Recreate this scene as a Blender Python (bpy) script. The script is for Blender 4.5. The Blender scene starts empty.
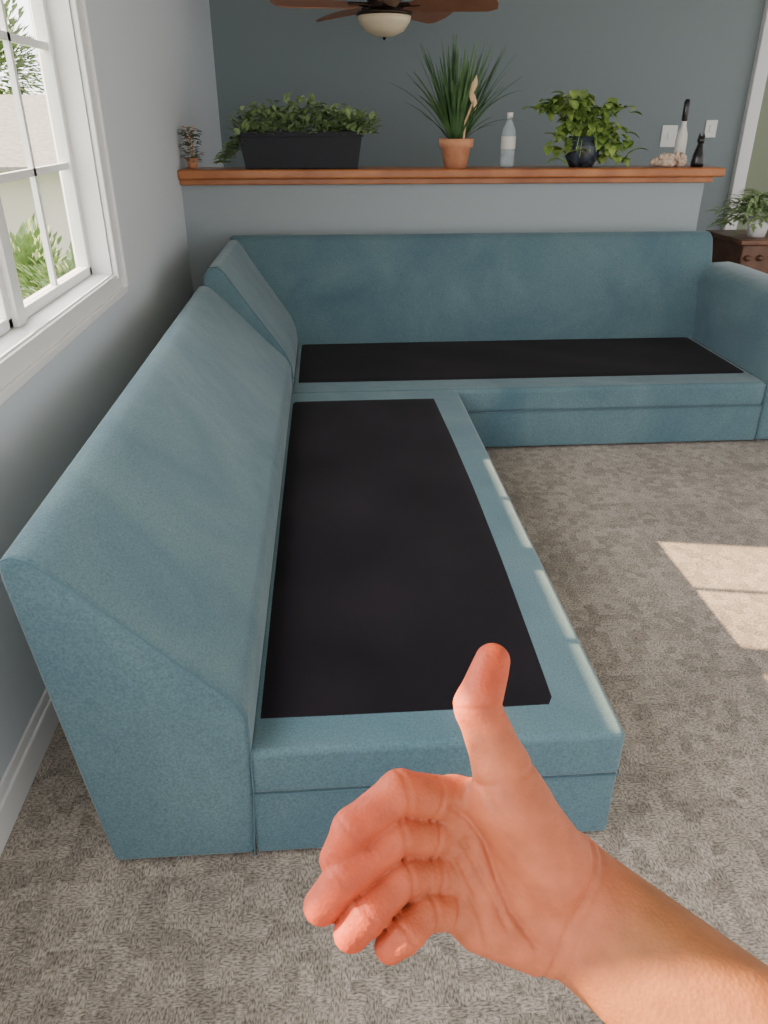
import bpy, bmesh, math, random
import numpy as np
from mathutils import Vector, Matrix, Euler
random.seed(7)
SC=bpy.context.scene
def link(o,parent=None):
    SC.collection.objects.link(o)
    if parent: o.parent=parent
    return o
def empty(name,loc=(0,0,0),parent=None):
    o=bpy.data.objects.new(name,None); o.location=loc; o.empty_display_size=.1
    return link(o,parent)
# ------------------------------------------------------------ materials
def mat(name,col,rough=.7,noise=None,bump=None,sheen=0,metal=0,spec=.5,**kw):
    m=bpy.data.materials.new(name); m.use_nodes=True
    nt=m.node_tree; N=nt.nodes; L=nt.links; b=N['Principled BSDF']
    b.inputs['Base Color'].default_value=(*col,1); b.inputs['Roughness'].default_value=rough
    b.inputs['Metallic'].default_value=metal
    b.inputs['Specular IOR Level'].default_value=spec
    if sheen:
        b.inputs['Sheen Weight'].default_value=sheen; b.inputs['Sheen Roughness'].default_value=.5
    tc=N.new('ShaderNodeTexCoord')
    if noise:
        n=N.new('ShaderNodeTexNoise'); n.inputs['Scale'].default_value=noise[0]; n.inputs['Detail'].default_value=noise[3] if len(noise)>3 else 3
        L.new(tc.outputs['Object'],n.inputs['Vector'])
        r=N.new('ShaderNodeValToRGB'); r.color_ramp.elements[0].position=.3; r.color_ramp.elements[1].position=.7
        r.color_ramp.elements[0].color=(*noise[1],1); r.color_ramp.elements[1].color=(*noise[2],1)
        L.new(n.outputs['Fac'],r.inputs['Fac']); L.new(r.outputs['Color'],b.inputs['Base Color'])
    if bump:
        n2=N.new('ShaderNodeTexNoise'); n2.inputs['Scale'].default_value=bump[0]; n2.inputs['Detail'].default_value=4
        L.new(tc.outputs['Object'],n2.inputs['Vector'])
        bp=N.new('ShaderNodeBump'); bp.inputs['Strength'].default_value=bump[1]; bp.inputs['Distance'].default_value=bump[2] if len(bump)>2 else .002
        L.new(n2.outputs['Fac'],bp.inputs['Height']); L.new(bp.outputs['Normal'],b.inputs['Normal'])
    return m
M={}
M['wall']=mat('wall_paint_light',(.60,.64,.68),.85,bump=(180,.15,.001))
M['pony']=mat('wall_paint_mid',(.32,.365,.39),.85,bump=(180,.15,.001))
M['far']=mat('wall_paint_teal',(.225,.27,.28),.85,bump=(180,.15,.001))
M['green']=mat('wall_paint_olive',(.24,.27,.19),.85)
M['ceil']=mat('ceiling_paint',(.75,.75,.73),.9)
M['trim']=mat('white_trim_paint',(.80,.80,.80),.4)
M['wood']=mat('cherry_wood',(.35,.12,.04),.3,noise=(6,(.30,.09,.025),(.48,.18,.06)))
M['walnut']=mat('walnut_wood',(.12,.05,.03),.45,noise=(9,(.09,.038,.02),(.20,.09,.05)))
M['terra']=mat('terracotta',(.6,.25,.12),.8,noise=(20,(.60,.26,.13),(.74,.35,.20)))
M['darkpot']=mat('charcoal_planter',(.014,.016,.022),.6,spec=.3)
M['soil']=mat('soil',(.04,.028,.02),1)
M['deck']=mat('black_deck_cloth',(.006,.005,.007),.95,noise=(3,(.005,.004,.006),(.012,.009,.013)),bump=(400,.25,.001),sheen=.04,spec=.1)
M['leaf']=mat('leaf_green',(.10,.22,.07),.5,noise=(14,(.13,.22,.08),(.36,.48,.22)))
M['leaf2']=mat('leaf_yellowgreen',(.20,.34,.06),.5,noise=(12,(.10,.21,.03),(.36,.48,.13)))
M['grass']=mat('leaf_dark',(.03,.09,.03),.5,noise=(10,(.025,.07,.02),(.11,.23,.08)))
M['dry']=mat('dried_stem',(.78,.52,.32),.7)
M['bronze']=mat('bronze',(.06,.04,.03),.35,metal=.8)
M['blade']=mat('fan_blade_wood',(.22,.085,.04),.5,noise=(5,(.26,.10,.055),(.38,.18,.10)))
M['cream']=mat('frosted_glass_shade',(.9,.76,.52),.35)
M['shell']=mat('shell',(.6,.45,.35),.5,noise=(60,(.35,.22,.15),(.8,.66,.55)))
M['white']=mat('white_plastic',(.8,.8,.78),.4)
M['black']=mat('black_glass',(.01,.01,.012),.2)
M['glaze']=mat('glazed_dark_pot',(.02,.02,.03),.25,noise=(28,(.006,.006,.009),(.05,.07,.10)))
M['label']=mat('paper_label',(.65,.65,.62),.6)
M['lawn']=mat('lawn',(.08,.16,.04),1,noise=(2,(.06,.12,.03),(.13,.22,.06)))
M['hedge']=mat('hedge_leaves',(.08,.2,.04),.8,noise=(2,(.09,.16,.05),(.26,.36,.13)))
M['shingle']=mat('roof_shingle',(.22,.20,.18),.9,noise=(8,(.19,.18,.17),(.31,.29,.27)))
M['stucco']=mat('stucco',(.6,.55,.47),.9)

def fabric():
    m=bpy.data.materials.new('teal_microsuede'); m.use_nodes=True
    nt=m.node_tree; N=nt.nodes; L=nt.links; b=N['Principled BSDF']
    tc=N.new('ShaderNodeTexCoord')
    n=N.new('ShaderNodeTexNoise'); n.inputs['Scale'].default_value=2.4; n.inputs['Detail'].default_value=5; n.inputs['Roughness'].default_value=.55; n.inputs['Distortion'].default_value=.8
    L.new(tc.outputs['Object'],n.inputs['Vector'])
    r=N.new('ShaderNodeValToRGB'); e=r.color_ramp.elements
    e[0].position=.3; e[0].color=(.074,.138,.175,1); e[1].position=.72; e[1].color=(.122,.196,.220,1)
    L.new(n.outputs['Fac'],r.inputs['Fac'])
    f=N.new('ShaderNodeTexNoise'); f.inputs['Scale'].default_value=220; f.inputs['Detail'].default_value=3
    L.new(tc.outputs['Object'],f.inputs['Vector'])
    mx=N.new('ShaderNodeMixRGB'); mx.blend_type='OVERLAY'; mx.inputs['Fac'].default_value=.5
    L.new(r.outputs['Color'],mx.inputs['Color1']); L.new(f.outputs['Fac'],mx.inputs['Color2'])
    L.new(mx.outputs['Color'],b.inputs['Base Color'])
    b.inputs['Roughness'].default_value=.9; b.inputs['Specular IOR Level'].default_value=.2
    b.inputs['Sheen Weight'].default_value=.45; b.inputs['Sheen Roughness'].default_value=.35
    b.inputs['Sheen Tint'].default_value=(.80,.85,.88,1)
    bp=N.new('ShaderNodeBump'); bp.inputs['Strength'].default_value=.45; bp.inputs['Distance'].default_value=.002
    L.new(f.outputs['Fac'],bp.inputs['Height'])
    bp2=N.new('ShaderNodeBump'); bp2.inputs['Strength'].default_value=.35; bp2.inputs['Distance'].default_value=.02
    g=N.new('ShaderNodeTexNoise'); g.inputs['Scale'].default_value=5; g.inputs['Detail'].default_value=2; L.new(tc.outputs['Object'],g.inputs['Vector'])
    L.new(g.outputs['Fac'],bp2.inputs['Height']); L.new(bp2.outputs['Normal'],bp.inputs['Normal'])
    L.new(bp.outputs['Normal'],b.inputs['Normal'])
    return m
M['fabric']=fabric()
M['piping']=mat('teal_piping',(.07,.135,.17),.85)
def carpet():
    m=bpy.data.materials.new('loop_carpet'); m.use_nodes=True
    nt=m.node_tree; N=nt.nodes; L=nt.links; b=N['Principled BSDF']
    tc=N.new('ShaderNodeTexCoord')
    mp=N.new('ShaderNodeMapping'); mp.inputs['Scale'].default_value=(1,.42,1); L.new(tc.outputs['Object'],mp.inputs['Vector'])
    mp2=N.new('ShaderNodeMapping'); mp2.inputs['Scale'].default_value=(.42,1,1); L.new(tc.outputs['Object'],mp2.inputs['Vector'])
    a=N.new('ShaderNodeTexNoise'); a.inputs['Scale'].default_value=270; a.inputs['Detail'].default_value=2; L.new(mp.outputs['Vector'],a.inputs['Vector'])
    a2=N.new('ShaderNodeTexNoise'); a2.inputs['Scale'].default_value=270; a2.inputs['Detail'].default_value=2; L.new(mp2.outputs['Vector'],a2.inputs['Vector'])
    sel=N.new('ShaderNodeTexVoronoi'); sel.inputs['Scale'].default_value=34; sel.distance='CHEBYCHEV'; sel.inputs['Randomness'].default_value=.5; L.new(tc.outputs['Object'],sel.inputs['Vector'])
    sp=N.new('ShaderNodeSeparateColor'); L.new(sel.outputs['Color'],sp.inputs['Color'])
    gt=N.new('ShaderNodeMath'); gt.operation='GREATER_THAN'; gt.inputs[1].default_value=.5; L.new(sp.outputs[0],gt.inputs[0])
    mx=N.new('ShaderNodeMix'); L.new(gt.outputs[0],mx.inputs['Factor']); L.new(a.outputs['Fac'],mx.inputs['A']); L.new(a2.outputs['Fac'],mx.inputs['B'])
    r=N.new('ShaderNodeValToRGB'); e=r.color_ramp.elements
    e[0].position=.33; e[0].color=(.145,.120,.100,1); e[1].position=.64; e[1].color=(.43,.375,.325,1)
    L.new(mx.outputs['Result'],r.inputs['Fac'])
    tr=N.new('ShaderNodeMapRange'); tr.inputs['To Min'].default_value=.74; tr.inputs['To Max'].default_value=1.18; L.new(sp.outputs[1],tr.inputs['Value'])
    big=N.new('ShaderNodeTexNoise'); big.inputs['Scale'].default_value=2.2; big.inputs['Detail'].default_value=3; L.new(tc.outputs['Object'],big.inputs['Vector'])
    br=N.new('ShaderNodeMapRange'); br.inputs['From Min'].default_value=.3; br.inputs['From Max'].default_value=.7; br.inputs['To Min'].default_value=.80; br.inputs['To Max'].default_value=1.15; L.new(big.outputs['Fac'],br.inputs['Value'])
    m1=N.new('ShaderNodeMath'); m1.operation='MULTIPLY'; L.new(tr.outputs['Result'],m1.inputs[0]); L.new(br.outputs['Result'],m1.inputs[1])
    mu=N.new('ShaderNodeMixRGB'); mu.blend_type='MULTIPLY'; mu.inputs['Fac'].default_value=1
    L.new(r.outputs['Color'],mu.inputs['Color1']); L.new(m1.outputs[0],mu.inputs['Color2'])
    L.new(mu.outputs['Color'],b.inputs['Base Color'])
    b.inputs['Roughness'].default_value=1; b.inputs['Specular IOR Level'].default_value=.1; b.inputs['Sheen Weight'].default_value=.15
    bp=N.new('ShaderNodeBump'); bp.inputs['Strength'].default_value=.4; bp.inputs['Distance'].default_value=.0025
    L.new(mx.outputs['Result'],bp.inputs['Height']); L.new(bp.outputs['Normal'],b.inputs['Normal'])
    return m
M['carpet']=carpet()
def glass():
    m=bpy.data.materials.new('window_glass'); m.use_nodes=True
    nt=m.node_tree; N=nt.nodes; L=nt.links; N.clear()
    o=N.new('ShaderNodeOutputMaterial'); t=N.new('ShaderNodeBsdfTransparent'); g=N.new('ShaderNodeBsdfGlossy'); g.inputs['Roughness'].default_value=.02
    x=N.new('ShaderNodeMixShader'); x.inputs[0].default_value=.05
    L.new(t.outputs[0],x.inputs[1]); L.new(g.outputs[0],x.inputs[2]); L.new(x.outputs[0],o.inputs[0]); return m
M['glass']=glass()
def clearplastic():
    m=bpy.data.materials.new('clear_plastic'); m.use_nodes=True
    nt=m.node_tree; N=nt.nodes; L=nt.links; N.clear()
    o=N.new('ShaderNodeOutputMaterial'); t=N.new('ShaderNodeBsdfTransparent'); t.inputs[0].default_value=(.85,.9,.93,1)
    g=N.new('ShaderNodeBsdfPrincipled'); g.inputs['Base Color'].default_value=(.7,.78,.82,1); g.inputs['Roughness'].default_value=.1
    x=N.new('ShaderNodeMixShader'); x.inputs[0].default_value=.35
    L.new(t.outputs[0],x.inputs[1]); L.new(g.outputs[0],x.inputs[2]); L.new(x.outputs[0],o.inputs[0]); return m
M['plastic']=clearplastic()
# ------------------------------------------------------------ geometry helpers
def mesh_obj(name,verts,faces,m,parent=None,smooth=False,bevel=0,seg=3,wn=True):
    me=bpy.data.meshes.new(name); me.from_pydata(verts,[],faces); me.update()
    bm=bmesh.new(); bm.from_mesh(me); bmesh.ops.recalc_face_normals(bm,faces=bm.faces); bm.to_mesh(me); bm.free()
    if m: me.materials.append(m)
    o=bpy.data.objects.new(name,me); link(o,parent)
    if smooth or bevel:
        for p in me.polygons: p.use_smooth=True
    if bevel:
        b=o.modifiers.new('bevel','BEVEL'); b.width=bevel; b.segments=seg; b.limit_method='ANGLE'; b.angle_limit=math.radians(38)
        if wn:
            w=o.modifiers.new('wn','WEIGHTED_NORMAL'); w.keep_sharp=True
    return o
def box(name,x0,x1,y0,y1,z0,z1,m,parent=None,bevel=0,seg=3):
    v=[(x,y,z) for x in (x0,x1) for y in (y0,y1) for z in (z0,z1)]
    f=[(0,1,3,2),(4,6,7,5),(0,4,5,1),(2,3,7,6),(0,2,6,4),(1,5,7,3)]
    return mesh_obj(name,v,f,m,parent,bevel=bevel,seg=seg)
def extrude(name,prof,t0,t1,fn,m,parent=None,bevel=.015,seg=4,n=1):
    P=len(prof); v=[]; f=[]
    for i in range(n+1):
        t=t0+(t1-t0)*i/n
        v+=[fn(a,b,t) for a,b in prof]
    for i in range(n):
        for j in range(P):
            k=(j+1)%P; f.append((i*P+j,i*P+k,(i+1)*P+k,(i+1)*P+j))
    f.append(tuple(range(P))); f.append(tuple(n*P+j for j in range(P)))
    return mesh_obj(name,v,f,m,parent,bevel=bevel,seg=seg)
def tube(name,pts,r,m,parent=None,cyc=False):
    c=bpy.data.curves.new(name,'CURVE'); c.dimensions='3D'; c.bevel_depth=r; c.bevel_resolution=2
    s=c.splines.new('POLY'); s.points.add(len(pts)-1)
    for p,q in zip(s.points,pts): p.co=(*q,1)
    s.use_cyclic_u=cyc; c.materials.append(m); o=bpy.data.objects.new(name,c); return link(o,parent)
def lathe(name,prof,m,parent=None,loc=(0,0,0),n=32,smooth=True):
    v=[];f=[]
    for i in range(n):
        a=2*math.pi*i/n
        v+=[(r*math.cos(a)+loc[0],r*math.sin(a)+loc[1],z+loc[2]) for r,z in prof]
    P=len(prof)
    for i in range(n):
        k=(i+1)%n
        for j in range(P-1): f.append((i*P+j,k*P+j,k*P+j+1,i*P+j+1))
    return mesh_obj(name,v,f,m,parent,smooth=smooth)
class Leaves:
    def __init__(s): s.v=[]; s.f=[]
    def leaf(s,base,d,L,W,bend=.3,segs=4,shape=1.0,cup=.15):
        d=Vector(d).normalized(); up=Vector((0,0,1))
        side=d.cross(up)
        if side.length<.05: side=Vector((1,0,0))
        side.normalize(); nrm=side.cross(d).normalized()
        p=Vector(base); cur=d.copy(); i0=len(s.v)
        for i in range(segs+1):
            t=i/segs; w=W*.5*(math.sin(math.pi*min(1,t*.92+.06))**shape)
            s.v+= [tuple(p-side*w+nrm*w*cup*2),tuple(p),tuple(p+side*w+nrm*w*cup*2)]
            cur=(cur+Vector((0,0,-1))*bend/segs).normalized(); p=p+cur*L/segs
        for i in range(segs):
            a=i0+i*3
            s.f+=[(a,a+1,a+4,a+3),(a+1,a+2,a+5,a+4)]
    def build(s,name,m,parent,zmin=None):
        if zmin is not None: s.v=[(x,y,max(z,zmin)) for x,y,z in s.v]
        return mesh_obj(name,s.v,s.f,m,parent,smooth=True)
# ------------------------------------------------------------ room
WX=-.75
box('floor',-.87,5.5,-2,6.6,-.05,0,M['carpet'])
box('ceiling',-.87,5.5,-1.0,6.6,2.55,2.6,M['ceil'])
OY0,OY1,OZ0,OZ1=-.22,2.80,.914,2.2
wl=empty('wall_left')
box('below_window',-.87,WX,-1.2,6.35,0,OZ0,M['wall'],wl)
box('above_window',-.87,WX,-1.2,6.35,OZ1,2.55,M['wall'],wl)
box('beyond_window',-.87,WX,OY1,6.35,OZ0,OZ1,M['wall'],wl)
box('before_window',-.87,WX,-1.2,OY0,OZ0,OZ1,M['wall'],wl)
box('wall_back',WX,3.2,6.3,6.4,0,2.55,M['far'])
box('wall_hallway',3.28,5.5,6.32,6.42,0,2.55,M['green'])
box('trim_1',3.19,3.29,6.25,6.40,0,2.55,M['trim'],bevel=.008)
box('baseboard_hallway',3.29,5.5,6.30,6.32,0,.1,M['trim'])
bb=empty('baseboard_left')
box('board',WX,WX+.014,-1.2,4.37,0,.085,M['trim'],bb,bevel=.004)
box('cap',WX,WX+.008,-1.2,4.37,.085,.115,M['trim'],bb,bevel=.003)
hw=empty('wall_half')
box('half_wall_body',WX,2.07,4.38,4.5,0,1.11,M['pony'],hw)
box('half_wall_ledge',WX,2.14,4.30,4.56,1.115,1.16,M['wood'],hw,bevel=.01)
box('ledge_moulding',WX,2.10,4.345,4.38,1.085,1.115,M['wood'],hw,bevel=.006)
# window
w=empty('window_1')
cz=.09
box('casing_far',WX,WX+.02,OY1,OY1+cz,OZ0-.02,OZ1+cz,M['trim'],w,bevel=.005)
box('casing_far_outer',WX,WX+.028,OY1+cz-.02,OY1+cz,OZ0-.06,OZ1+cz,M['trim'],w,bevel=.004)
box('casing_near',WX,WX+.02,OY0-cz,OY0,OZ0-.02,OZ1+cz,M['trim'],w,bevel=.005)
box('casing_top',WX,WX+.02,OY0-cz,OY1+cz,OZ1,OZ1+cz,M['trim'],w,bevel=.005)
box('apron',WX,WX+.012,OY0-cz,OY1+cz,OZ0-.075,OZ0-.004,M['trim'],w,bevel=.002)
box('apron_moulding',WX,WX+.022,OY0-cz,OY1+cz,OZ0-.080,OZ0-.055,M['trim'],w,bevel=.004)
box('stool',-.83,WX+.001,OY0,OY1-.005,OZ0-.01,OZ0+.001,M['trim'],w)
box('jamb_far',-.865,WX,OY1-.008,OY1,OZ0,OZ1,M['trim'],w)
box('jamb_near',-.865,WX,OY0,OY0+.008,OZ0,OZ1,M['trim'],w)
box('jamb_top',-.865,WX,OY0,OY1,OZ1-.008,OZ1,M['trim'],w)
SASH=[(2.092,2.792,[2.442]),(1.332,2.032,[1.682]),(-.200,1.272,[.98,.70,.10])]
z0,z1=OZ0+.001,OZ1-.008
for i,(a,b,vs) in enumerate(SASH):
    fx0,fx1=-.855,-.815; fw=.030
    box('sash%d_l'%i,fx0,fx1,a,a+fw,z0,z1,M['trim'],w,bevel=.004)
    box('sash%d_r'%i,fx0,fx1,b-fw,b,z0,z1,M['trim'],w,bevel=.004)
    box('sash%d_b'%i,fx0,fx1,a,b,z0,z0+fw,M['trim'],w,bevel=.004)
    box('sash%d_t'%i,fx0,fx1,a,b,z1-fw,z1,M['trim'],w,bevel=.004)
    for j,yy in enumerate(vs): box('muntin%d_v%d'%(i,j),-.84,-.825,yy-.01,yy+.01,z0,z1,M['trim'],w)
    for zz in (1.26,1.59,1.91): box('muntin%d_h'%i,-.84,-.825,a,b,zz-.01,zz+.01,M['trim'],w)
    box('pane%d'%i,-.834,-.831,a+fw,b-fw,z0+fw,z1-fw,M['glass'],w)
    if i<2: box('mullion%d'%i,-.865,-.80,a-.06,a,z0,z1,M['trim'],w,bevel=.004)
box('palm_shade_bar',-.855,-.815,.385,.437,z0,z1,M['trim'],w,bevel=.004)  # out-of-view bar, added to keep direct sun off the palm
# ------------------------------------------------------------ sofa
S=empty('sectional_sofa')
SY0,SY1=1.112,3.40
SX=.572
prof=[(-.487,.012),(-.195,.012),(-.183,.20),(-.180,.30),(-.180,.395),(-.200,.432),(-.30,.535),(-.40,.642),(-.475,.72),(-.505,.748),(-.535,.760),(-.562,.750),(-.562,.71)]
fx=lambda a,b,t:(a,t,b)
extrude('left_back',prof,SY0,SY1,fx,M['fabric'],S,bevel=.014,n=1)
tube('left_back_seam',[(a,SY0-.001,b) for a,b in prof[1:12]],.0018,M['piping'],S)
ST=.30; SM=.185
box('left_seat',-.19,SX,SY0,3.30,SM,ST,M['fabric'],S,bevel=.016,seg=5)
box('left_base',-.19,SX-.004,SY0+.003,3.30,.012,SM+.004,M['fabric'],S,bevel=.008)
tube('left_seat_seam',[(-.19,SY0,SM+.002),(SX-.005,SY0,SM+.002),(SX,SY0+.01,SM+.002),(SX,3.30,SM+.002)],.0018,M['piping'],S)
def deck(name,x0,x1,y0,y1,z,sag,curve=0,nx=24,ny=40):
    v=[];f=[]
    for j in range(ny+1):
        for i in range(nx+1):
            s=i/nx;t=j/ny
            xe=x1+curve*math.sin(math.pi*t)
            x=x0+(xe-x0)*s; y=y0+(y1-y0)*t
            q=math.sin(math.pi*s)*math.sin(math.pi*t)
            zz=z+.003+sag*q+.0016*math.sin(9*x+13*y)*q
            if i in(0,nx) or j in(0,ny): zz=z-.004
            v.append((x,y,zz))
    for j in range(ny):
        for i in range(nx):
            a=j*(nx+1)+i; f.append((a,a+1,a+nx+2,a+nx+1))
    return mesh_obj(name,v,f,M['deck'],S,smooth=True)
deck('left_deck_cloth',-.184,.462,1.180,3.205,ST,.008,curve=.014)
RY=3.285
box('rear_seat',-.185,2.035,RY,4.2,SM,ST,M['fabric'],S,bevel=.022,seg=5)
box('rear_base',-.185,2.035,RY+.003,4.2,.012,SM+.004,M['fabric'],S,bevel=.008)
tube('rear_seat_seam',[(.58,RY-.001,SM+.002),(2.035,RY-.001,SM+.002)],.0018,M['piping'],S)
deck('rear_deck_cloth',-.178,2.03,3.42,4.17,ST,.006,nx=50,ny=20)
prof2=[(-.50,.012),(-.185,.012),(-.178,.20),(-.175,.33),(-.180,.39),(-.205,.455),(-.28,.565),(-.38,.71),(-.440,.80),(-.468,.832),(-.51,.828),(-.54,.78)]
extrude('corner_back',prof2,SY1+.004,4.32,fx,M['fabric'],S,bevel=.016)
tube('corner_seam',[(a+.001,SY1+.002,b+.001) for a,b in prof2[3:11]],.002,M['piping'],S)
prof3=[(4.335,.012),(4.10,.012),(4.105,.29),(4.12,.40),(4.15,.60),(4.18,.74),(4.21,.82),(4.25,.850),(4.30,.842),(4.335,.79)]
extrude('rear_back',prof3,-.51,2.10,lambda a,b,t:(t,a,b),M['fabric'],S,bevel=.022)
aprof=[(2.035,.012),(2.37,.012),(2.38,.50),(2.37,.60),(2.32,.665),(2.22,.69),(2.11,.685),(2.05,.655),(2.028,.60),(2.033,.30)]
extrude('right_arm',aprof,RY-.005,4.25,fx,M['fabric'],S,bevel=.02)
tube('right_arm_seam',[(a,RY-.008,b) for a,b in [aprof[0]]+aprof[:1:-1]][0:9],.002,M['piping'],S)
for k,(x,y) in enumerate([(-.42,1.2),(.5,1.2),(.5,3.2),(1.95,3.4),(2.3,3.4),(2.3,4.1),(-.4,4.2)]):
    box('foot_%d'%k,x-.03,x+.03,y-.03,y+.03,0,.02,M['black'],S)
# ------------------------------------------------------------ ledge things
LZ=1.16
pl=empty('trough_planter_with_succulents',(-.115,4.43,LZ))
def taper_box(name,hx,hy,h,t,m,parent):
    v=[];
    for (sx,sy,z) in [(t,t,0),(1,1,h)]:
        for a,b in ((-1,-1),(1,-1),(1,1),(-1,1)): v.append((a*hx*sx,b*hy*sy,z))
    hi=.012
    for z in (h,h-.03):
        for a,b in ((-1,-1),(1,-1),(1,1),(-1,1)): v.append((a*(hx-hi),b*(hy-hi),z))
    f=[(0,3,2,1)]
    for r in (0,4,8):
        for j in range(4):
            k=(j+1)%4; f.append((r+j,r+k,r+4+k,r+4+j))
    f.append((12,13,14,15))
    return mesh_obj(name,v,f,m,parent,bevel=.004)
taper_box('trough',.315,.085,.17,.92,M['darkpot'],pl)
box('rim',-.32,.32,-.09,-.082,.15,.175,M['darkpot'],pl,bevel=.002)
Lf=Leaves()
for i in range(900):
    x=random.uniform(-.31,.36); y=random.uniform(-.09,.08)
    hgt=.07+.06*math.exp(-((x+.02)/.25)**2)+random.uniform(-.02,.045)
    if x>.25: hgt=.10
    a=random.uniform(0,2*math.pi); el=random.uniform(.0,1.1)
    b=(x+.03*math.cos(a),y+.04*math.sin(a),.150+hgt*random.uniform(.1,1))
    Lf.leaf(b,(math.cos(a)*math.cos(el),math.sin(a)*math.cos(el),math.sin(el)),random.uniform(.04,.065),random.uniform(.024,.034),bend=.5,segs=3,shape=.8)
for i in range(190):
    t=random.random(); x=-.30-.13*t; z=.15-.13*t+random.uniform(-.02,.04)
    a=random.uniform(0,6.28)
    Lf.leaf((x,random.uniform(-.08,.05),max(.03,z)),(math.cos(a),math.sin(a),.3),.045,.026,bend=.6,segs=3)
Lf.build('succulent_foliage',M['leaf'],pl,.003)
for i in range(14):
    x=random.uniform(-.26,.26); tube('stem_%d'%i,[(x,0,.14),(x+random.uniform(-.03,.03),random.uniform(-.04,.04),.22)],.003,M['leaf2'],pl)
tv=empty('small_potted_herb',(-.69,4.45,LZ))
lathe('herb_pot',[(0,0),(.022,0),(.032,.05),(.028,.05),(.025,.04),(0,.04)],M['terra'],tv)
Lf=Leaves()
for i in range(150):
    a=random.uniform(0,6.28); r=random.uniform(.0,.045); Lf.leaf((r*math.cos(a),r*math.sin(a),.03+random.uniform(0,.16)),(math.cos(a),math.sin(a),random.uniform(.1,.8)),.034,.022,segs=3,bend=.6)
Lf.build('herb_leaves',mat('herb_leaf',(.16,.13,.14),.8,noise=(30,(.12,.20,.08),(.32,.30,.24))),tv)
for i in range(6):
    a=i; tube('twig_%d'%i,[(0,0,.04),(.03*math.cos(a),.03*math.sin(a),.20)],.0015,M['dry'],tv)
tp=empty('potted_spider_plant',(.70,4.43,LZ))
lathe('terracotta_pot',[(0,0),(.060,0),(.076,.095),(.088,.098),(.092,.140),(.084,.140),(.080,.11),(0,.11)],M['terra'],tp)
lathe('pot_soil',[(0,.118),(.080,.116)],M['soil'],tp)
Lf=Leaves()
for i in range(150):
    a=random.uniform(0,6.28); sp=abs(random.gauss(.32,.25))
    Lf.leaf((.03*math.cos(a),.03*math.sin(a),.115),(math.cos(a)*sp+.04,math.sin(a)*sp*.8,1),random.uniform(.20,.50),.013,bend=random.uniform(.15,.8)*(.3+sp*1.6),segs=9,shape=.5,cup=.2)
Lf.build('spiky_leaves',M['grass'],tp,.13)
tube('dried_stalk',[(.03,-.04,.1),(.035,-.055,.22),(.06,-.10,.30)],.006,M['dry'],tp)
for k in range(9):
    a=k*.7; lathe('seed_tuft_%d'%k,[(0,0),(.008,.012),(.010,.03),(.005,.05),(0,.06)],M['dry'],tp,loc=(.06+.012*math.cos(a),-.11+.012*math.sin(a),.27+.012*k),n=8)
wb=empty('plastic_water_bottle',(.977,4.42,LZ))
lathe('bottle_body',[(0,.004),(.030,0),(.038,.008),(.038,.05),(.035,.055),(.038,.06),(.038,.085),(.034,.09),(.038,.10),(.038,.16),(.034,.185),(.015,.225),(.013,.24)],M['plastic'],wb)
lathe('bottle_label',[(.0385,.09),(.0385,.15)],M['label'],wb)
lathe('bottle_cap',[(.0,.262),(.016,.262),(.016,.238),(.013,.238)],M['white'],wb)
po=empty('potted_pothos',(1.385,4.43,LZ))
lathe('pothos_pot',[(0,0),(.06,0),(.088,.05),(.09,.10),(.078,.15),(.070,.15),(.066,.12),(0,.12)],M['glaze'],po)
Lf=Leaves()
for i in range(44):
    a=i*2.4+random.uniform(-.3,.3); ex=random.uniform(.12,.29); hz=random.uniform(.04,.26)
    if math.cos(a)>0: hz*=.85
    pts=[]
    for j in range(8):
        t=j/7; pts.append((ex*t*math.cos(a),ex*.35*t*math.sin(a)-.02*t,.13+hz*math.sin(t*2.2)*.9-(.12*t*t if hz<.16 else 0)))
    pts=[(p[0],p[1],max(p[2],.03)) for p in pts]
    tube('vine_%d'%i,pts,.002,M['leaf2'],po)
    for j in range(1,8):
        for k in range(2):
            b=random.uniform(0,6.28); p=pts[j]
            if abs(p[0])<.06 and p[1]<.02 and p[2]<.19: continue
            Lf.leaf(p,(math.cos(b),math.sin(b)*.6-.3,random.uniform(-.4,.6)),random.uniform(.05,.085),random.uniform(.04,.06),bend=.9,segs=4,shape=.7)
Lf.build('pothos_leaves',M['leaf2'],po,.004)
sh=empty('seashell_pile',(1.85,4.38,LZ))
for i in range(14):
    x=random.uniform(-.085,.085);y=random.uniform(-.03,.03); z=.012+ (0.025 if i>8 else 0)
    r=random.uniform(.022,.032)
    pr=[(0,-r*.6),(r*.7,-r*.4),(r,0),(r*.8,r*.4),(r*.45,r*.75),(0,r*1.3)]
    o=lathe('shell_%d'%i,pr,M['shell'],sh,n=12); o.location=(x,y,z+r*.3); o.rotation_euler=(random.uniform(-1,1),random.uniform(-1,1),random.uniform(0,6))
tb=empty('glass_oil_bottle',(1.945,4.48,LZ))
lathe('oil_bottle_body',[(0,0),(.028,0),(.03,.01),(.03,.13),(.026,.16),(.013,.20),(.012,.24)],M['label'],tb)
lathe('oil_bottle_neck',[(.013,.22),(.016,.225),(.016,.31),(.010,.325),(0,.325)],M['black'],tb)
fg=empty('cat_figurine',(2.02,4.40,LZ))
lathe('figurine_body',[(0,0),(.032,0),(.036,.02),(.030,.06),(.018,.10),(.014,.115)],M['black'],fg)
lathe('figurine_head',[(0,-.022),(.016,-.016),(.022,0),(.017,.015),(0,.022)],M['black'],fg,loc=(0,0,.13),n=16)
for s in (-1,1): lathe('ear',[(.008,0),(0,.022)],M['black'],fg,loc=(s*.012,0,.145),n=8)
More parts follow.
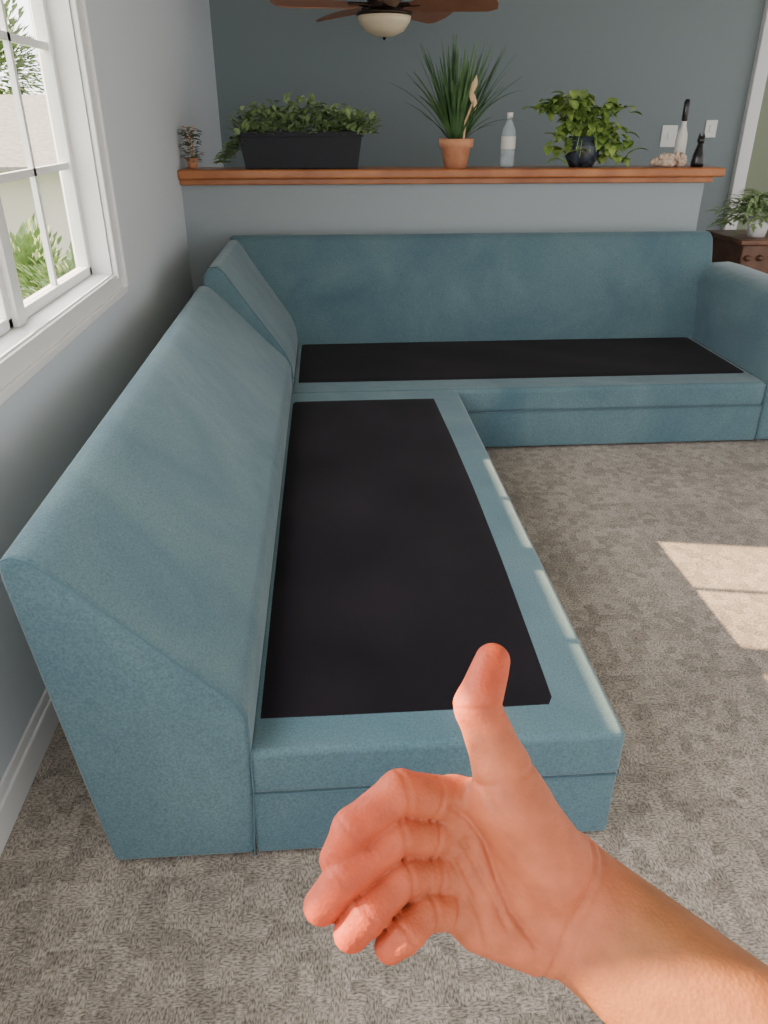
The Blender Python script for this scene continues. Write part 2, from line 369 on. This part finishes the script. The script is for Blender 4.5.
for k,(x,z) in enumerate([(2.63,1.27),(2.95,1.32)]):
    sw=empty('light_switch',(x,6.3,z))
    hwid=.06 if k==0 else .045
    box('plate',-hwid,hwid,-.008,0,-.075 if k==0 else -.06,.075 if k==0 else .06,M['white'],sw,bevel=.004); box('toggle',-.012,.012,-.014,-.008,-.025,.025,M['trim'],sw,bevel=.003)
cb=empty('carved_side_table',(2.72,4.75,-.04))
box('top',-.30,.30,-.24,.24,.77,.80,M['walnut'],cb,bevel=.008)
box('frieze',-.27,.27,-.21,.21,.60,.77,M['walnut'],cb,bevel=.01)
for i in range(7): lathe('carving_%d'%i,[(0,-.02),(.018,-.012),(.026,0),(.018,.012),(0,.02)],M['walnut'],cb,loc=(-.23+i*.077,-.212,.695),n=12)
for a in(-1,1):
    for b in(-1,1):
        lathe('leg',[(0,.04),(.02,.04),(.028,.08),(.018,.12),(.032,.3),(.02,.5),(.035,.58),(.035,.63)],M['walnut'],cb,loc=(a*.23,b*.17,0),n=16)
box('shelf',-.25,.25,-.19,.19,.14,.16,M['walnut'],cb,bevel=.005)
pp=empty('potted_trailing_plant',(2.58,4.66,.7615))
lathe('white_pot',[(0,0),(.05,0),(.07,.11),(.062,.11),(.06,.09),(0,.09)],M['white'],pp)
Lf=Leaves()
for i in range(400):
    a=random.uniform(0,6.28); r=random.uniform(.0,.20); 
    Lf.leaf((r*math.cos(a)-.05,r*math.sin(a)*.7,max(.03,.20-.6*r+random.uniform(-.04,.07))),(math.cos(a),math.sin(a),random.uniform(0,.9)),random.uniform(.05,.1),.024,bend=.9,segs=4)
Lf.build('trailing_leaves',M['leaf'],pp,.004)
# ------------------------------------------------------------ ceiling fan
FX,FY,FZ=.382,5.3,1.82
cf=empty('ceiling_fan',(FX,FY,FZ))
lathe('light_bowl',[(0,0),(.06,.006),(.115,.032),(.15,.075),(.158,.105),(.150,.11)],M['cream'],cf,n=48)
lathe('finial',[(0,-.014),(.006,-.012),(.009,-.004),(.013,.003)],M['bronze'],cf,n=16)
lathe('light_ring',[(.15,.105),(.165,.11),(.165,.125),(.11,.135),(.08,.16),(.11,.19),(.13,.22),(.13,.29),(.09,.33),(.03,.35),(0,.35)],M['bronze'],cf,n=40)
tube('downrod',[(0,0,.33),(0,0,2.55-FZ)],.012,M['bronze'],cf)
lathe('canopy',[(0.02,2.55-FZ-.07),(.06,2.55-FZ-.03),(.07,2.55-FZ)],M['bronze'],cf)
for k in range(5):
    a=math.radians(-22+72*k)
    pr=[(.16,-.03),(.22,-.065),(.60,-.09),(.66,-.065),(.675,0),(.66,.065),(.60,.09),(.22,.065),(.16,.03)]
    c,s=math.cos(a),math.sin(a)
    def fn(p,q,t,c=c,s=s): return (p*c-q*s,p*s+q*c,.150+t-q*.36)
    extrude('blade_%d'%k,pr,0,.008,fn,M['blade'],cf,bevel=.002,seg=2)
    tube('iron_%d'%k,[(.09*c,.09*s,.16),(.22*c,.22*s,.16)],.012,M['bronze'],cf)
# ------------------------------------------------------------ outdoors
box('ground_outside',-60,-.9,-20,60,-3.1,-3.0,M['lawn'])
nh=empty('neighbour_house')
box('house_wall',-18,-5.6,22,32,-3,.30,M['stucco'],nh)
extrude('house_roof',[(21.3,.20),(21.3,.30),(27,2.0),(32.7,.30),(32.7,.20)],-18.5,-5.2,lambda a,b,t:(t,a,b),M['shingle'],nh,bevel=0)
for i in range(5):
    box('house_window_%d'%i,-9.6-i*2,-9.0-i*2,21.93,22.0,-1.1,-.2,M['shingle'],nh)
    box('house_window_trim_%d'%i,-9.68-i*2,-8.92-i*2,21.95,21.99,-1.2,-.1,M['trim'],nh)
def bush(name,x,y,z,r,sq=1.0):
    e=empty(name,(x,y,z)); Lf=Leaves()
    for i in range(2200):
        u=random.gauss(0,1);v=random.gauss(0,1);w_=random.gauss(0,1); n=math.sqrt(u*u+v*v+w_*w_)
        rr=r*random.uniform(.4,1.05)*(1+.25*math.sin(5*u/n+3*v/n))
        Lf.leaf((u/n*rr,v/n*rr,w_/n*rr*sq),(u/n,v/n,w_/n+.3),.14*r+.05,.08*r+.03,segs=2)
    Lf.build('foliage',M['hedge'],e)
    tube('trunk',[(0,0,-3-z),(0,0,0)],.08,M['walnut'],e)
bush('garden_tree',-4.3,14.0,-1.75,1.05); bush('garden_tree',-6.3,17,-2.0,1.2); bush('garden_tree',-2.8,10,-1.9,.9)
bush('garden_tree',-13.5,36,3.0,2.8); bush('garden_tree',-9.3,38,1.5,2.5)
# ------------------------------------------------------------ hand (signed-distance sculpt, mm)
def build_hand():
    h=1.12
    lo=np.array([-92,-150,-32.]); hi=np.array([225,112,116.])
    ax=[np.arange(lo[i],hi[i],h,dtype=np.float32) for i in range(3)]
    X,Y,Z=np.meshgrid(*ax,indexing='ij')
    def cap(a,b,ra,rb):
        a=np.array(a,np.float32);b=np.array(b,np.float32);d=b-a;L2=float(d@d)
        t=np.clip(((X-a[0])*d[0]+(Y-a[1])*d[1]+(Z-a[2])*d[2])/L2,0,1)
        return np.sqrt((X-a[0]-t*d[0])**2+(Y-a[1]-t*d[1])**2+(Z-a[2]-t*d[2])**2)-(ra+(rb-ra)*t)
    def smin(a,b,k):
        hh=np.clip(.5+.5*(b-a)/k,0,1); return b*(1-hh)+a*hh-k*hh*(1-hh)
    MC=[(-11,24,0),(-12.5,5,-3),(-11,-13.5,-1),(-7,-29,3)]
    fing=[ [MC[0],(-38.5,34.5,18),(-60.5,19.5,24),(-68,4.5,22)],
           [MC[1],(-40.5,14.5,18),(-64,-2,26),(-75,-16.5,24)],
           [MC[2],(-38,-5.8,18),(-53,-17.6,28),(-61,-27.5,27)],
           [MC[3],(-26.5,-22.5,18),(-36,-28,27),(-43,-34.5,26)] ]
    R=[(11,10.2,9.6,8.5),(11,10.3,9.7,8.8),(10.8,10,9.4,8.6),(10,9,8.4,7.6)]
    F=None
    for pts,rr in zip(fing,R):
        g=None
        for i in range(3):
            c=cap(pts[i],pts[i+1],rr[i],rr[i+1]); g=c if g is None else smin(g,c,3)
        F=g if F is None else smin(F,g,.25)
    P=None
    wr=[(45,-9,0),(43,-21,0),(38,-33,0),(32,-42,0)]
    for m_,wv,r in zip(MC,wr,(11,11,11,11)):
        c=cap(wv,m_,14,r); P=c if P is None else smin(P,c,12)
    P=smin(P,cap((30,-45,4),(2,-35,7),14.5,12.5),9)
    P=smin(P,cap((37,-6,9),(16,28,14),20.5,17),10)
    P=smin(P,cap((30,-24,2),(-2,-8,1),13.5,11.5),9)
    P=smin(P,cap((8,26,6),(-10,25,0),9,8.5),7)
    T=smin(cap((16,28,13),(11,44,13),16.5,13.5),cap((11,44,13),(-.5,73.6,10),13.5,11.0),4)
    T=smin(T,cap((-.5,73.6,10),(7.5,94.5,5),11.6,8.8),3)
    T=smin(T,cap((2,81,14),(5.5,90,10),8.2,7.5),4)
    P=smin(P,T,7)
    a1=np.array((45,-26,0.)); d=np.array((.755,-.475,.452)); perp=np.array((.511,.86,0))
    for o in (-11,0,11):
        s=a1+perp*o-d*4; e=a1+perp*o*1.2+d*210
        P=smin(P,cap(s,e,19.5,27),8)
    D=smin(P,F,2.6)
    def seg2(ax_,ay,bx,by):
        dx,dy=bx-ax_,by-ay; t=np.clip(((X-ax_)*dx+(Y-ay)*dy)/(dx*dx+dy*dy),0,1)
        return (X-ax_-t*dx)**2+(Y-ay-t*dy)**2
    def groove(poly,depth,sig,zmin=0):
        nonlocal D
        m_=None
        for p,q in zip(poly,poly[1:]):
            s=seg2(*p,*q); m_=s if m_ is None else np.minimum(m_,s)
        D=D+depth*np.exp(-m_/(2*sig*sig))*(Z>zmin)
    groove([(-14,26),(-5,19),(3,8),(8,-8),(15,-24),(26,-38)],2.0,1.2)
    groove([(-8,8),(0,-6),(6,-16),(12,-30)],1.2,1.0)
    groove([(-12,-2),(-6,-14),(0,-26),(4,-40)],1.4,1.0)
    groove([(0,38),(10,26),(16,16)],.7,1.0)
    groove([(57,8),(48,-12),(39,-31),(31,-58)],1.3,1.2,3)
    groove([(62,5),(53,-15),(44,-33),(37,-60)],.8,1.0,3)
    def joint(p,q,r,depth,sig,off=0,s=16):
        nonlocal D
        p=np.array(p);q=np.array(q);r=np.array(r); dd=(r-p)/np.linalg.norm(r-p)
        c=q+dd*off
        t=(X-c[0])*dd[0]+(Y-c[1])*dd[1]+(Z-c[2])*dd[2]
        rr2=(X-c[0])**2+(Y-c[1])**2+(Z-c[2])**2
        D=D+depth*np.exp(-t*t/(2*sig*sig))*np.exp(-(rr2/(s*s))**3)*(Z>c[2]-2)
    for pts in fing:
        joint(pts[0],pts[1],pts[2],1.3,.8,s=13)
        joint(pts[1],pts[2],pts[3],1.0,.7,s=12)
        joint(pts[0],[(pts[0][k]*.55+pts[1][k]*.45) for k in range(3)],pts[1],1.3,.8,s=13)
    joint((11,37,13),(0,73.6,10),(6,94,6),.9,.8,s=17); joint((11,37,13),(0,73.6,10),(6,94,6),.5,.7,off=-3,s=17)
    joint((20,10,12),(11,42,13),(0,73,10),.9,.9,s=20)
    ins=D<0
    nx,ny,nz=D.shape
    cnt=np.zeros((nx-1,ny-1,nz-1),np.int8)
    for i in(0,1):
        for j in(0,1):
            for k in(0,1): cnt+=ins[i:nx-1+i,j:ny-1+j,k:nz-1+k]
    act=(cnt>0)&(cnt<8)
    idx=np.full(act.shape,-1,np.int64); ci=np.argwhere(act); idx[act]=np.arange(len(ci))
    pos=np.zeros((len(ci),3)); n=np.zeros(len(ci))
    I,J,K=ci.T
    for ax_ in range(3):
        for a in(0,1):
            for b in(0,1):
                o0=[0,0,0]; oth=[q for q in range(3) if q!=ax_]; o0[oth[0]]=a;o0[oth[1]]=b; o1=list(o0); o1[ax_]=1
                d0=D[I+o0[0],J+o0[1],K+o0[2]]; d1=D[I+o1[0],J+o1[1],K+o1[2]]
                x=(d0<0)!=(d1<0); t=np.where(x,d0/(np.where(x,d0-d1,1)),0)
                p=np.zeros((len(ci),3)); p[:,oth[0]]=a;p[:,oth[1]]=b;p[:,ax_]=t
                pos+=p*x[:,None]; n+=x
    pos=(pos/n[:,None]+ci)*h+lo
    faces=[]
    for ax_ in range(3):
        sl0=[slice(None)]*3; sl1=[slice(None)]*3; sl0[ax_]=slice(0,-1); sl1[ax_]=slice(1,None)
        ch=ins[tuple(sl0)]!=ins[tuple(sl1)]
        e=np.argwhere(ch); o=[q for q in range(3) if q!=ax_]
        ok=(e[:,o[0]]>0)&(e[:,o[1]]>0)&(e[:,o[0]]<D.shape[o[0]]-1)&(e[:,o[1]]<D.shape[o[1]]-1); e=e[ok]
        def g(da,db):
            q=e.copy(); q[:,o[0]]-=da; q[:,o[1]]-=db; return idx[q[:,0],q[:,1],q[:,2]]
        fc=np.stack([g(0,0),g(1,0),g(1,1),g(0,1)],1)
        faces.append(fc)
    faces=np.concatenate(faces); faces=faces[(faces>=0).all(1)]
    return pos,faces
pos,faces=build_hand()
me=bpy.data.meshes.new('hand'); me.from_pydata((pos*.001).tolist(),[],faces.tolist()); me.update()
bm=bmesh.new(); bm.from_mesh(me); bmesh.ops.recalc_face_normals(bm,faces=bm.faces); bm.to_mesh(me); bm.free()
for p in me.polygons: p.use_smooth=True
col=me.color_attributes.new('pigment','FLOAT_COLOR','POINT')
U=pos[:,0];V=pos[:,1];Wz=pos[:,2]
def ss(x,a,b): t=np.clip((x-a)/(b-a),0,1); return t*t*(3-2*t)
fa=ss(U*.86-V*.5,45,80)
tip=np.maximum(ss(-U,10,60),ss(V,55,92))
back=ss(-Wz,0,14)*(1-fa)
palm=np.array([.47,.130,.060]); red=np.array([.48,.075,.030]); tan=np.array([.30,.110,.042])
c=palm[None]*(1-tip[:,None])+red[None]*tip[:,None]
k=np.maximum(fa,back)[:,None]; c=c*(1-k)+tan[None]*k
buf=np.ones((len(pos),4),np.float32); buf[:,:3]=c; col.data.foreach_set('color',buf.ravel())
def skin():
    m=bpy.data.materials.new('skin'); m.use_nodes=True
    nt=m.node_tree; N=nt.nodes; L=nt.links; b=N['Principled BSDF']
    at=N.new('ShaderNodeAttribute'); at.attribute_name='pigment'
    tc=N.new('ShaderNodeTexCoord')
    n=N.new('ShaderNodeTexNoise'); n.inputs['Scale'].default_value=90; n.inputs['Detail'].default_value=5; L.new(tc.outputs['Object'],n.inputs['Vector'])
    mr=N.new('ShaderNodeMapRange'); mr.inputs['To Min'].default_value=.66; mr.inputs['To Max'].default_value=1.32; L.new(n.outputs['Fac'],mr.inputs['Value'])
    mu=N.new('ShaderNodeMixRGB'); mu.blend_type='MULTIPLY'; mu.inputs['Fac'].default_value=1
    L.new(at.outputs['Color'],mu.inputs['Color1']); L.new(mr.outputs['Result'],mu.inputs['Color2']); L.new(mu.outputs['Color'],b.inputs['Base Color'])
    b.inputs['Roughness'].default_value=.55; b.inputs['Specular IOR Level'].default_value=.3
    b.inputs['Subsurface Weight'].default_value=.2; b.inputs['Subsurface Radius'].default_value=(1,.22,.10); b.inputs['Subsurface Scale'].default_value=.006
    v=N.new('ShaderNodeTexVoronoi'); v.inputs['Scale'].default_value=500; L.new(tc.outputs['Object'],v.inputs['Vector'])
    bp=N.new('ShaderNodeBump'); bp.inputs['Strength'].default_value=.35; bp.inputs['Distance'].default_value=.0007
    L.new(v.outputs['Distance'],bp.inputs['Height']); L.new(bp.outputs['Normal'],b.inputs['Normal'])
    return m
me.materials.append(skin())
hd=bpy.data.objects.new('human_hand',me); link(hd)
sm=hd.modifiers.new('smooth','SMOOTH'); sm.factor=.5; sm.iterations=1
# ------------------------------------------------------------ camera
PIT=math.radians(27.46); YAW=math.radians(4.1)
cd=bpy.data.cameras.new('camera'); cam=bpy.data.objects.new('camera',cd); link(cam); SC.camera=cam
cd.sensor_fit='VERTICAL'; cd.sensor_height=24; cd.lens=24*760/1024; cd.clip_start=.02
cam.location=(0,0,1.4); cam.rotation_euler=(math.pi/2-PIT,0,-YAW)
hd.rotation_euler=(math.radians(62.54),0,math.radians(-4.1))
rot=Euler((math.radians(62.54),0,math.radians(-4.1))).to_matrix()
hd.location=Vector((0,0,1.4))+rot@Vector((.046,-.168,-.380))
# ------------------------------------------------------------ light
wd=bpy.data.worlds.new('World'); SC.world=wd; wd.use_nodes=True
N=wd.node_tree.nodes; L=wd.node_tree.links
bg=N['Background']; bg.inputs[0].default_value=(.98,.97,.97,1)
tc=N.new('ShaderNodeTexCoord'); dt=N.new('ShaderNodeVectorMath'); dt.operation='DOT_PRODUCT'
dv=Vector((-1,.19,.45)).normalized(); dt.inputs[1].default_value=tuple(dv); L.new(tc.outputs['Generated'],dt.inputs[0])
mr=N.new('ShaderNodeMapRange'); mr.interpolation_type='SMOOTHSTEP'; mr.inputs['From Min'].default_value=-.1; mr.inputs['From Max'].default_value=1.0
mr.inputs['To Min'].default_value=1.9; mr.inputs['To Max'].default_value=10.0
L.new(dt.outputs['Value'],mr.inputs['Value']); L.new(mr.outputs['Result'],bg.inputs[1])
sd=bpy.data.lights.new('sun','SUN'); sd.energy=36; sd.angle=math.radians(.6); sd.color=(1,.70,.40)
so=bpy.data.objects.new('sun',sd); link(so); so.rotation_euler=Vector((1,-.19,-.475)).to_track_quat('-Z','Y').to_euler()
so.location=(-5,3,5)
